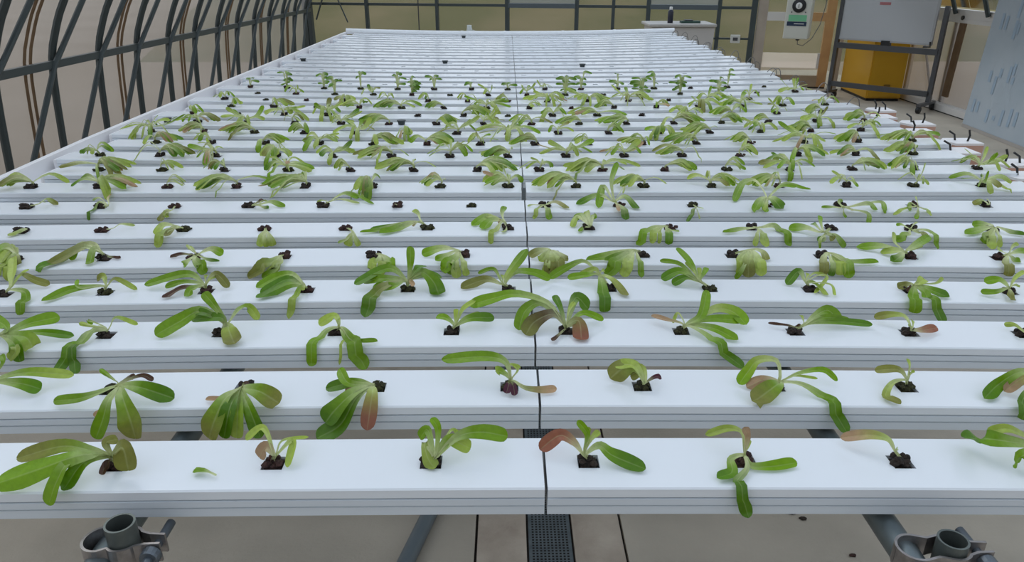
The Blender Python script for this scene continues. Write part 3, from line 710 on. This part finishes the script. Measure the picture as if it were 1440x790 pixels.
def add_plant(r, k, leaves, look, plugtype=None, rnd=None, crown=None, basil=False):
    """leaves: list of (points in world space, width, tone)"""
    hx = hole_xs(r)[k + 7] if -7 <= k <= 7 else .002 + (k + (0 if r % 2 == 0 else .5)) * lerp_table(SP, r)
    yc = row_back(r) - CW / 2; z = TOP + bow(hx, yc)
    xs_ = sorted(hole_xs(r), key=lambda q: abs(q - SEAM)); side = 'left' if hx < SEAM else 'right'
    idx = len([q for q in hole_xs(r) if (q < SEAM) == (hx < SEAM) and abs(q - SEAM) <= abs(hx - SEAM) + 1e-6])
    idx = max(1, idx)
    kind = 'lettuce_seedling' if leaves else 'soil_plug'
    where = f"{ORD[r]} channel from the front, {ORD[idx]} hole {side} of centre seam"
    if leaves:
        t = thing('basil_seedling' if basil else 'lettuce_seedling', f"{look} seedling, {where}", 'seedling', (hx, yc, z), 0, 'seedlings in the channel holes')
        o = bpy.data.objects.new('soil_plug', PLUGS[plugtype if plugtype is not None else rnd.randrange(8)]); C.objects.link(o); o.parent = t
        if r >= 5: o.scale = (1.22, 1.15, 1.25); o.rotation_euler = (0, 0, rnd.uniform(-.12, .12))
        for pts, wd, code in leaves:
            me = leaf_mesh([Vector(p) - Vector((hx, yc, z)) for p in pts], wd, code, rnd, 20 if r < 8 else 10, None, Vector((hx, yc, z)), r >= 5)
            l = bpy.data.objects.new('leaf', me); C.objects.link(l); l.parent = t
            if len(code) > 1 or code[0] in 'BPRM': l['label'] = {'B': 'withered brown leaf', 'P': 'dried pinkish-tan leaf', 'R': 'reddish leaf', 'M': 'dark maroon leaf'}.get(code[0], 'discoloured leaf')
    else:
        o = bpy.data.objects.new('soil_plug', PLUGS[rnd.randrange(8)]); C.objects.link(o); o.location = (hx, yc, z)
        tag(o, f"bare dark soil plug, {where}", 'soil plug', 'bare soil plugs')
# seedlings of the near rows: hole | crown px,py | leaves as px,py,height(mm) points / width(mm) / tone
NEAR = """
1,-3;157,640;128,633,40 87,627,38 23,644,18/22/OG;111,641,42 58,659,26 -9,682,12/36/G;99,647,36 79,676,22 67,710,-4/25/G;117,650,30 87,691,4/20/DG;172,630,40 180,662,10/32/O;149,622,38 166,617,34/14/O;143,668,3/9/B;150,660,8/8/B
1,-2;387,641;374,628,24 364,643,8/20/P;370,601,42 345,617,18/11/L;412,619,26 404,657,4/11/L;398,619,26 434,614,14/4/L;378,650,3/9/B
1,-1;612,644;643,614,36 676,607,34 714,613,22/24/G;632,619,32 662,630,16/22/LG;601,604,36 590,616,22/14/G;598,622,22 601,642,14 612,660,2/19/L;616,604,52 607,587,64/11/G;634,605,30 647,611,22/5/L;622,624,22 632,622,18/6/L
1,0;821,640;807,622,26 787,612,30 759,632,14/21/R;826,611,44 812,591,62/10/G;832,616,40 843,606,46/9/L;843,626,22 862,640,14 908,659,5/22/DG;828,600,52/7/L
1,1;1047,638;1043,608,34 1023,602,32 992,611,20/11/L;1051,614,36 1047,600,46/12/P;1028,645,12 1029,664,5 1008,674,3/17/DG;1051,658,8 1036,678,4 1043,700,-16 1053,728,-32/17/D;1057,655,6 1089,655,5 1121,650,6/17/G;1050,630,20 1054,618,24/6/L
1,2;1260,636;1248,617,28 1222,611,28 1182,615,12/15/PL;1262,632,14/4/L
1,3;1470,630;1395,617,34 1356,615,14/30/DG;1440,640,26 1428,652,8/24/G;1420,603,44 1388,608,30/14/L;1475,600,50/14/G
2,-3;168,541;114,559,18 75,563,10/17/G;155,530,34 140,519,42/7/G;152,562,26 144,590,2 134,617,-24/24/G;171,556,28 182,589,4 190,617,-26/42/OG;196,544,26 245,560,8/28/DG;197,528,18 216,534,6/9/B;150,572,10 131,584,1/9/P;186,528,14 184,534,10/8/B
2,-2;338,544;365,550,24 393,567,7/34/OG;315,561,22 301,591,0 293,616,-26/42/OG;323,572,18 314,616,-26/30/D;334,577,14 332,616,-26/28/LG;350,574,14 366,616,-24/24/DG;316,560,6 289,562,4/11/P;352,540,8/8/B
2,-1;524,540;497,537,20 458,546,8/18/DG;490,538,28 477,518,34/16/G;495,553,22 470,577,2 457,594,-14/36/DG;500,560,16 478,597,-18 445,616,-30/32/D;523,556,16 516,605,-20/25/RL;500,546,8 485,548,4/9/P
2,0;719,533;710,508,46 682,501,46 621,505,34/20/G;738,545,16 761,548,8 783,546,7/13/PO;704,522,20 697,522,22/16/LG;717,513,34 732,516,24/6/L;712,553,6/12/M;724,556,5/11/M;728,520,28 722,512,34/5/L
2,1;908,540;896,517,30 879,516,26 858,532,6/38/OL;892,514,34 866,512,24/20/L;901,520,30 886,528,16/26/OL;920,530,14 930,530,10/9/M
2,2;1098,536;1092,507,42 1066,506,42 1052,522,24 1039,540,6/20/GL;1088,544,18 1057,567,3/36/OG;1074,534,18 1050,545,4/22/P;1125,524,26 1158,520,24 1178,535,8/11/G;1128,540,16 1155,557,5 1174,580,-8 1192,609,-28/20/DG;1118,528,20 1150,532,14/4/L
2,3;1276,533;1262,519,32 1230,520,20/14/O;1255,538,14 1246,557,5 1266,571,3/14/OL;1279,514,34 1276,504,40/5/L;1286,521,30/4/L;1281,524,18/4/B
2,4;1470,532;1437,522,38 1405,540,14 1384,561,4/24/DG;1445,528,26 1412,550,8/18/PL;1410,540,6 1395,545,3/10/P;1440,560,10 1437,590,-14/24/D
2,-4;-16,536;38,523,34 104,527,14/17/LG;30,539,20 58,547,8/24/DG;4,510,44 2,498,50/10/G
3,-5;2,470;42,454,26 84,445,22/27/G;56,467,16 104,472,8/15/DG;36,474,22 47,492,2/34/LG;20,484,16 28,509,-14/25/DG;8,459,30 -18,442,26/22/G;22,490,12 12,505,-6/18/L
3,-4;153,462;164,446,30 194,456,10/9/LG;134,461,22 113,484,4 97,500,-10 76,527,-30/22/DG;120,470,14 106,500,-10 106,526,-28/18/D;128,458,26 111,454,26/8/L;124,450,28 130,456,20/6/G
3,-3;320,456;283,436,36 252,452,22 218,471,8/34/G;300,428,54 286,411,70/18/G;336,434,36 350,432,30 364,449,12/17/LG;322,465,16 331,487,2/36/OL;290,440,36 268,437,30/16/D;308,446,34 270,448,16/20/D
3,-2;478,458;457,466,12 444,490,-10 437,515,-28/19/G;492,478,4 515,519,-30/30/G;503,484,0 532,490,-8/13/G;470,444,28 448,456,14/17/L;486,474,6 477,513,-28/4/L;476,448,26/8/L
3,-1;640,458;662,447,26 695,446,14/20/DG;651,434,40 668,422,44/10/L;642,434,44/10/L;628,447,24 614,444,18/14/G;655,446,26 676,440,20/9/L
3,0;796,458;770,425,50 726,413,54 690,420,48 660,429,36/25/G;762,426,44 739,436,34 729,464,6/28/G;778,441,34 752,452,20 739,471,4/34/OB;787,430,46 779,415,56/13/D;810,418,44 828,434,18/28/D;820,440,26 849,449,10/14/G;814,452,22 818,485,-4/32/RO;800,436,40 808,424,44/8/L;782,474,5 776,482,2/9/B
3,1;964,456;986,443,34 995,408,56/20/G;1006,434,36 1031,438,24 1050,456,10/30/GL;1006,462,14 1038,479,3/20/G;992,470,10 1017,494,-8 1046,517,-28/24/DG;938,449,18 916,443,14/10/P;953,440,28 946,454,12/6/L;1000,448,24 1044,450,12/18/G
3,2;1130,457;1106,457,10 1080,454,10/5/B;1126,443,28/9/L;1146,444,26 1165,436,26 1180,452,12/25/G;1151,453,16 1185,452,14 1227,456,8/15/DG;1160,446,22 1196,450,12/14/G;1118,462,5/6/B
3,3;1283,464;1283,450,24/7/L;1272,445,24 1252,442,22 1229,446,12/15/OL;1298,464,12 1318,460,10/17/RP;1278,458,14/6/L
3,4;1448,472;1428,457,14 1412,456,12/10/L;1444,455,20/8/L
4,-5;14,406;30,386,28 50,394,16 70,400,6/17/O;36,412,14 33,441,-14/19/G;17,385,32 19,361,46/22/L;40,378,30/10/L
4,-4;150,402;128,403,16 96,408,10 59,425,3/20/G;145,388,28 136,393,20/16/OL;164,392,24 193,407,4/11/LO;112,404,16 108,393,22/9/G;149,390,30/7/L
4,-3;289,399;262,385,30 203,400,10/22/G;258,396,22 232,403,10/14/G;258,404,14 228,420,2/14/B;268,407,12 265,417,4/22/G;304,385,28 322,404,6/18/O;290,386,32/8/L;296,392,24 310,386,22/6/L
4,-2;430,402;411,385,30 389,389,20 360,404,4/22/G;406,400,16 360,421,2/26/DG;404,392,22 366,413,5/20/D;420,408,12 406,448,-24/16/LG;425,408,14/9/L
4,-1;574,394;577,371,58 577,346,86/17/G;586,378,44 596,373,38/20/D;545,377,38 498,399,14/24/DG;540,391,26 511,395,14/22/G;543,401,20 526,415,6 513,446,-22/32/DO;594,382,36 612,400,14 618,428,-16/36/DG;600,386,28 620,388,14/22/D;552,402,18 524,404,8/22/G;582,402,20/10/P
4,0;708,400;716,383,42 741,350,62/21/GL;726,382,36 750,383,26 774,392,10/21/G;694,378,34 672,384,22/10/G;682,393,14 648,405,4/25/O;706,386,28/8/L
4,1;844,386;820,367,34 793,378,22 772,391,8/18/G;826,386,24 798,390,14/16/G;847,403,10 850,438,-20/27/DG;862,394,16 882,418,2/19/OL;836,378,30 812,388,14/14/L;850,380,24/9/L
4,2;984,396;972,371,44 952,348,60/16/G;956,371,34 928,366,30/12/G;956,381,28 930,392,10/22/DG;964,390,20 945,399,6/18/D;983,376,36/10/L;976,382,34 964,368,40/8/L;990,384,26 994,376,28/12/G
4,3;1133,397;1123,381,26 1106,400,4/19/D;1151,387,26 1163,390,20 1145,413,2/8/L;1168,400,16 1174,417,2/7/L;1146,398,14 1164,417,1/12/LG;1136,384,28/8/L;1145,384,26 1160,387,22/8/L
4,4;1286,400;1284,416,8 1283,439,-18/30/G;1311,408,14 1335,418,2/24/DG;1311,424,0 1327,455,-28/22/DG;1274,400,12 1262,404,6/18/O;1294,396,24 1300,392,22/22/L;1316,398,18 1326,390,22/8/L;1300,410,12 1304,420,4/18/G;1276,410,10/8/B
4,5;1420,404;1400,410,12 1379,410,8/14/G;1421,414,10 1421,428,-2/18/O;1428,390,24 1441,381,24/10/L;1404,393,22 1384,396,16/18/G;1434,402,12/8/L
5,-6;26,360;14,349,22 -2,372,2/34/L;16,360,22 14,396,-22/30/LG;22,360,22 25,380,-6/26/O;8,346,26 -14,362,10/26/G;20,352,20 2,386,-10/26/L
5,-5;146,356;118,342,30 95,361,8 55,381,-2/28/DG;124,344,28 64,374,2/26/O;132,350,24 125,376,-2/20/G;160,362,4 170,364,2/11/B;112,346,26 100,366,4/18/G
5,-4;277,358;255,357,8 239,362,3/11/B;265,347,30/10/L;297,350,24 314,357,12/20/GO;275,366,14 292,382,-10/26/G;262,368,12 258,374,4/18/G;290,364,10 309,368,3/10/D;270,352,28 262,344,32/6/L
5,-3;396,358;382,368,8 349,388,-20/30/OG;393,370,6 378,386,-16/24/L;370,370,4 361,369,8/14/G;390,376,0 368,390,-20/18/G
5,-2;534,356;532,366,8 522,378,-8/22/LG;545,366,8 552,378,-8/26/G;540,368,4 536,384,-16/20/L
5,-1;645,351;620,349,20 593,357,8/24/GL;626,360,14 612,366,6/20/G;640,362,12 621,381,-10/28/G;640,370,4 643,391,-22/24/L;636,368,4 633,386,-18/20/G;652,372,0 656,388,-20/18/L
5,0;774,350;766,360,12 758,374,-4/28/L;773,362,14 773,386,-20/32/OL;782,364,10 788,382,-16/30/OL;790,360,14 799,371,-2/24/O;760,352,18 744,360,8/22/O;770,370,6 766,382,-14/18/L
5,1;894,350;868,356,14 824,367,2/22/GL;872,364,8 853,388,-20/34/G;886,364,8 876,389,-20/28/L;898,366,4 902,390,-20/16/G;880,356,14 850,368,2/20/G
5,2;1054,350;1042,362,12 1039,385,-18/26/L;1052,364,14 1053,390,-20/32/OL;1064,362,12 1072,388,-18/28/L;1072,354,14 1079,368,0/18/O;1046,374,4 1034,392,-22/12/G;1058,366,12 1060,384,-16/18/L
5,3;1164,354;1158,364,10 1157,388,-18/22/O;1174,362,8 1180,386,-18/24/L;1184,366,6 1196,391,-22/28/G;1195,370,4 1234,377,-8/18/G;1170,374,0 1168,388,-20/16/DG
5,4;1273,354;1241,346,16 1204,348,2/24/G;1264,362,12 1251,372,-4/30/D;1285,346,26 1308,332,26/22/G;1258,340,30 1257,326,34/10/L;1262,352,18 1238,354,4/22/L;1280,350,18 1296,344,14/16/L
5,5;1417,358;1414,368,8 1414,387,-16/24/O;1424,364,8 1434,372,-4/20/G;1424,346,18 1432,342,18/10/L;1410,354,16 1404,348,18/16/L;1430,354,12 1444,352,8/18/G
6,-6;40,322;28,324,10 11,332,4/18/LG
6,-5;157,322;170,315,14 190,317,8/8/L
6,-4;254,319;230,316,22 218,330,6/20/L;244,320,18 233,334,3/22/O;232,326,12 220,348,-18/22/LG
6,-3;373,322;368,332,4 366,347,-18/22/L;380,334,4 384,346,-16/20/L;372,336,2 376,347,-18/16/L
6,-2;496,324;492,334,4 489,346,-16/24/L;500,336,2 505,346,-14/16/L;488,336,2 475,341,-8/9/G
6,-1;592,311;562,314,16 536,322,8 506,328,2/14/G;570,316,12 534,333,-4/28/G;566,318,10 520,324,2/24/DG;588,300,18 581,295,16/14/LG;580,318,8/8/P
6,0;708,310;684,304,18 663,318,2/22/G;690,310,14 678,324,0/30/G;700,320,8 689,340,-16/16/L;706,298,20 710,290,18/16/G;701,314,8/11/P;712,322,4 706,338,-16/9/LG;690,304,20 676,304,14/14/L
6,1;831,319;818,302,24 807,308,10/20/G;826,300,26 822,298,24/20/L;834,302,22 836,308,14/16/G;820,320,5 814,327,2/11/G;812,304,20 804,320,2/16/L
6,2;936,317;916,322,8 895,344,-18/22/G;924,324,8 914,340,-14/18/L;939,326,4 940,344,-18/20/DG;944,324,4 955,328,1/9/G;928,324,8 926,342,-16/10/L
6,3;1066,320;1040,322,10 1016,328,3/15/G;1072,330,4 1077,347,-16/26/LG;1064,332,2 1061,346,-16/14/L;1088,316,12 1100,330,-2/16/G;1092,320,8 1112,346,-18/18/G
6,4;1160,328;1132,320,14 1109,321,6/26/G;1154,314,28 1153,303,34/12/G;1146,316,20 1142,314,20/14/D;1153,338,6 1153,350,-16/12/GL;1176,332,4 1188,348,-18/17/G;1158,336,6 1149,336,4/18/D;1166,330,10 1172,338,-2/22/OG
6,5;1280,322;1268,316,16 1260,316,14/10/G;1296,330,2 1299,340,-8/15/O;1308,326,8 1319,350,-20/15/G;1290,312,20/6/L;1276,332,2 1254,336,-4/18/G
6,6;1400,318;1380,322,10 1356,331,2/26/G;1384,315,14 1367,316,10/22/G;1394,332,4 1394,350,-18/28/L;1386,332,4 1380,340,-8/24/G;1420,326,8 1440,336,-4/22/D;1404,334,2 1406,348,-18/18/L
7,-7;52,288;66,280,16 82,288,3/14/OG;64,284,10/5/L
7,-6;153,290;152,278,22 156,273,18/12/P;140,278,20 130,281,12/8/G;138,284,16 128,308,-14/11/DG;148,292,8/6/L
7,-5;244,294;232,300,2 223,311,-12/17/O;236,298,3 234,306,-6/14/L
7,-4;362,288;371,281,18/14/B;382,284,14 401,291,3/18/G;372,292,6 378,293,4/16/D;376,282,16/10/L
7,-3;462,284;490,270,20 526,287,3/10/G;484,272,22 505,278,10/14/G;452,282,10 446,286,3/10/LG;480,280,12 506,286,3/9/L
7,-2;558,288;552,290,4/9/B
7,-1;
7,0;765,288;782,284,12 800,294,2/15/OP;756,294,4 751,308,-14/13/LG;770,296,4 773,309,-14/18/G;748,288,6 742,290,4/7/L
7,1;864,284;860,254,70 868,228,105/16/G;848,262,40 841,292,4/24/G;840,274,24 810,288,2/20/DG;880,276,26 898,295,2/22/DG;876,294,6 880,309,-14/26/D;868,288,14 870,297,6/12/P;878,262,30 876,272,18/5/L
7,2;978,290;984,292,4 989,295,2/4/L;976,296,2 966,312,-14/11/D;982,300,0 984,308,-12/4/L
7,3;1080,278;1070,280,22 1060,298,2/24/G;1088,280,22 1101,296,1/34/DG;1062,254,30 1044,258,22 1032,284,2/23/G;1078,286,18 1076,296,6/14/L;1086,272,26 1098,262,24 1120,262,14/13/G;1104,258,20 1140,268,3/13/G;1074,284,18 1078,298,4/18/G
7,4;1186,292;1170,291,8 1155,291,5/10/G;1180,284,14 1184,280,14/12/G;1186,300,0 1190,306,-10/10/G;1200,297,3/9/P;1222,286,16 1230,298,2/22/G;1220,300,2 1221,316,-18/14/G;1238,284,14 1244,300,0/14/G
7,5;1291,290;1276,292,8 1256,302,1/10/L;1302,296,4 1309,303,1/14/LG;1280,286,12 1278,298,3/14/G;1290,284,14 1288,276,14/5/L;1290,300,0 1288,308,-10/12/G
7,6;1392,288;1382,282,14 1368,287,5/18/OG;1388,280,16/5/L
"""
COLWORD = dict(G='green', D='dark green', L='pale green', O='olive green', B='withered', P='tan-edged', R='red-tipped', M='maroon')
for li, line in enumerate(NEAR.strip().split('\n')):
    f = line.strip().split(';'); r, k = map(int, f[0].split(',')); rnd = random.Random(li + 11)
    if len(f) < 2 or not f[1]: add_plant(r, k, [], '', rnd=rnd); continue
    cpx = list(map(float, f[1].split(',')))
    yc = row_back(r) - CW / 2
    def W(px, py, h):
        p = at_z(px, py, TOP + h / 1000)
        for _ in range(2): p = at_z(px, py, TOP + h / 1000 + bow(p.x, max(.7, p.y)))
        return p
    sp = lerp_table(SP, r); hx = .002 + (k + (0 if r % 2 == 0 else .5)) * sp
    root = Vector((hx, yc, TOP + bow(hx, yc) + .004))
    crown = W(cpx[0], cpx[1], 16)
    if (crown - root).length > .045: root_c = crown.lerp(root, .25)
    else: root_c = crown
    lv = []
    for q in f[2:]:
        ps, wd, code = q.split('/'); P = [W(*map(float, s.split(','))) for s in ps.split()]
        if len(P) == 1: P = [crown.lerp(P[0], .5) + Vector((0, 0, .004))] + P
        if code[0] in 'BM': P = [crown.lerp(root, .6)] + P
        else: P = [root.lerp(crown, .15), crown.lerp(P[0], .18)] + P
        lv.append((P, float(wd) / 1000, code))
    n = len(lv); cc = [c[0] for _, _, c in lv]; main = max('GDLO', key=cc.count)
    extra = next((c for c in 'RMPB' if c in cc), None)
    look = ('wilting ' if n >= 5 else 'small ' if n <= 2 else 'limp ') + (COLWORD[extra] if extra else COLWORD[main]) + ' lettuce'
    add_plant(r, k, lv, look, rnd=rnd)
# rows farther back: one token per hole, spread of the leaves and how big the seedling is
FAR = {8: 'L2 R3 R1 L3 L3 F2 L1 U2 L3 L2 R2 L2 U1 U1 U2', 9: 'R3 R1 L1 U2 L1 L3 R3 U1 L3 R2 R1 U2 R2 L2 U2', 10: 'U1 R3 U2 F2 U2 L3 U2 L2 U2 U2 L2 R1 R2 L2 L2',
       11: 'R2 U1 R2 U2 R3 R2 U1 L2 L1 L2 L3 L2 U3 L2 L3', 12: 'U3 L2 L3 L1 U2 F2 U2 U3 U1 R1 F2 L3 U2 L2 U2', 13: 'U2 U2 R1 U2 L3 R2 U2 L2 L2 L3 R3 R2 L1 U2 L2',
       14: 'U1 N U2 U2 N N R3 N U2 L3 N U2 L2 U1 L2', 15: 'R1 R2 N L2 L3 L2 U3 R1 N L2 R1 U2 U3 L1 U1', 16: 'U1 N N F2 U1 U1 U1 L1 U3 U3 U3 N U2 U1 N',
       17: 'N U1 B2 U1 B3 N U1 U1 B3 N B3 B3 B2 N U2', 18: 'B1 B3 B2 B1 B2 B1 B1 B1 U1 B2 B2 B2 N B1 N'}
for r, toks in FAR.items():
    for k, tk in zip(range(-7, 8), toks.split()):
        rnd = random.Random(r * 100 + k)
        sp = lerp_table(SP, r); hx = .002 + (k + (0 if r % 2 == 0 else .5)) * sp; yc = row_back(r) - CW / 2
        if tk == 'N': add_plant(r, k, [], '', rnd=rnd); continue
        d, size = tk[0], int(tk[1]); o = Vector((hx, yc, TOP + bow(hx, yc) + .004)); lv = []
        if d == 'B':
            for i in range((4, 7, 14)[size - 1]):
                az = rnd.uniform(0, 6.283); hh = rnd.uniform(.02, .085); rad = rnd.uniform(.006, .03) * (1 + size * .2)
                c = o + Vector((math.cos(az) * rad * .4, math.sin(az) * rad * .4, hh))
                e = o + Vector((math.cos(az) * (rad + .016), math.sin(az) * (rad + .016), hh - rnd.uniform(-.004, .01)))
                lv.append(([o, o.lerp(c, .6) + Vector((0, 0, .004)), c, e], rnd.uniform(.015, .022), 'D'))
            look = ('', 'tiny', 'small', 'bushy')[size] + ' dark green basil'
            add_plant(r, k, lv, look, rnd=rnd, basil=True); continue
        n = (6, 11, 17)[size - 1]; L = (.056, .088, .115)[size - 1]; az0 = {'L': math.pi + .25, 'R': -.25, 'F': -math.pi / 2, 'U': None}[d]
        cr = o + Vector((rnd.uniform(-.006, .006), rnd.uniform(-.006, .006), rnd.uniform(.010, .018)))
        for i in range(n):
            az = rnd.uniform(0, 6.283) if (az0 is None or rnd.random() < .12) else rnd.gauss(az0, .34)
            l = L * rnd.uniform(.6, 1.15); rise = rnd.uniform(.004, .024); tipz = rnd.uniform(.002, .012) if (d != 'U' or rnd.random() > .25) else rnd.uniform(.03, .065)
            e = o + Vector((math.cos(az) * l, math.sin(az) * l * .8, 0))
            if e.y < yc - CW / 2 - .004: tipz = -rnd.uniform(.005, .03)
            if e.y > yc + CW / 2 + .06: e.y = yc + CW / 2 + .05
            md = cr + (e - o) * rnd.uniform(.4, .55) + Vector((0, 0, rise))
            e.z = o.z + tipz
            code = rnd.choices(['G', 'L', 'LG', 'DG', 'O', 'P', 'D'], [30, 26, 28, 5, 6, 3, 3])[0]
            lv.append(([o, cr, md, e], rnd.choice((.004, .004, .010, .013, .016, .019, .022)) * rnd.uniform(.85, 1.15) * (1.0 if size > 1 else .8), code))
        look = ('', 'small', 'wilted', 'drooping')[size] + {'L': ' left-lying lettuce', 'R': ' right-lying lettuce', 'F': ' hanging lettuce', 'U': ' sprawling lettuce'}[d]
        add_plant(r, k, lv, look, rnd=rnd)
# the torn leaf lying alone on the front channel
p0, p1, p2 = (at_z(px, py, TOP + .003) for px, py in ((304, 668), (290, 664), (272, 661)))
me = leaf_mesh([p0, p1 + Vector((0, 0, .002)), p2], .011, 'G', random.Random(3), 8, Vector((0, -.1, 1)))
o = bpy.data.objects.new('fallen_leaf', me); C.objects.link(o)
tag(o, 'torn green leaf lying alone on the bare top of the front channel', 'leaf')
# a cut stem of basil leaves lying between the fifth and sixth rows


# ------------------------------------------------------------------ small litter
def chip(px, py, z, r, name, label, m):
    p = at_z(px, py, z); b = MB(); n = 7
    vs = [(p.x + r * math.cos(i * 6.283 / n) * random.uniform(.7, 1.6), p.y + r * math.sin(i * 6.283 / n) * random.uniform(.4, .9), z + .0015) for i in range(n)]
    b.add(vs + [(x, y, z + .005) for x, y, _ in vs], [tuple(range(n, 2 * n))] + [(i, (i + 1) % n, n + (i + 1) % n, n + i) for i in range(n)])
    tag(b.build(name, m), label, 'debris')
chip(1115, 722, 0, .012, 'soil_crumb', 'dark crumb on the floor under the front channel, nearer the channel edge', SOIL)
chip(1129, 730, 0, .011, 'soil_crumb', 'dark crumb on the floor just past the crumb by the channel edge', SOIL)
chip(1199, 782, 0, .008, 'soil_crumb', 'brown crumb on bare floor near the clamp with the open pipe', SOILR)
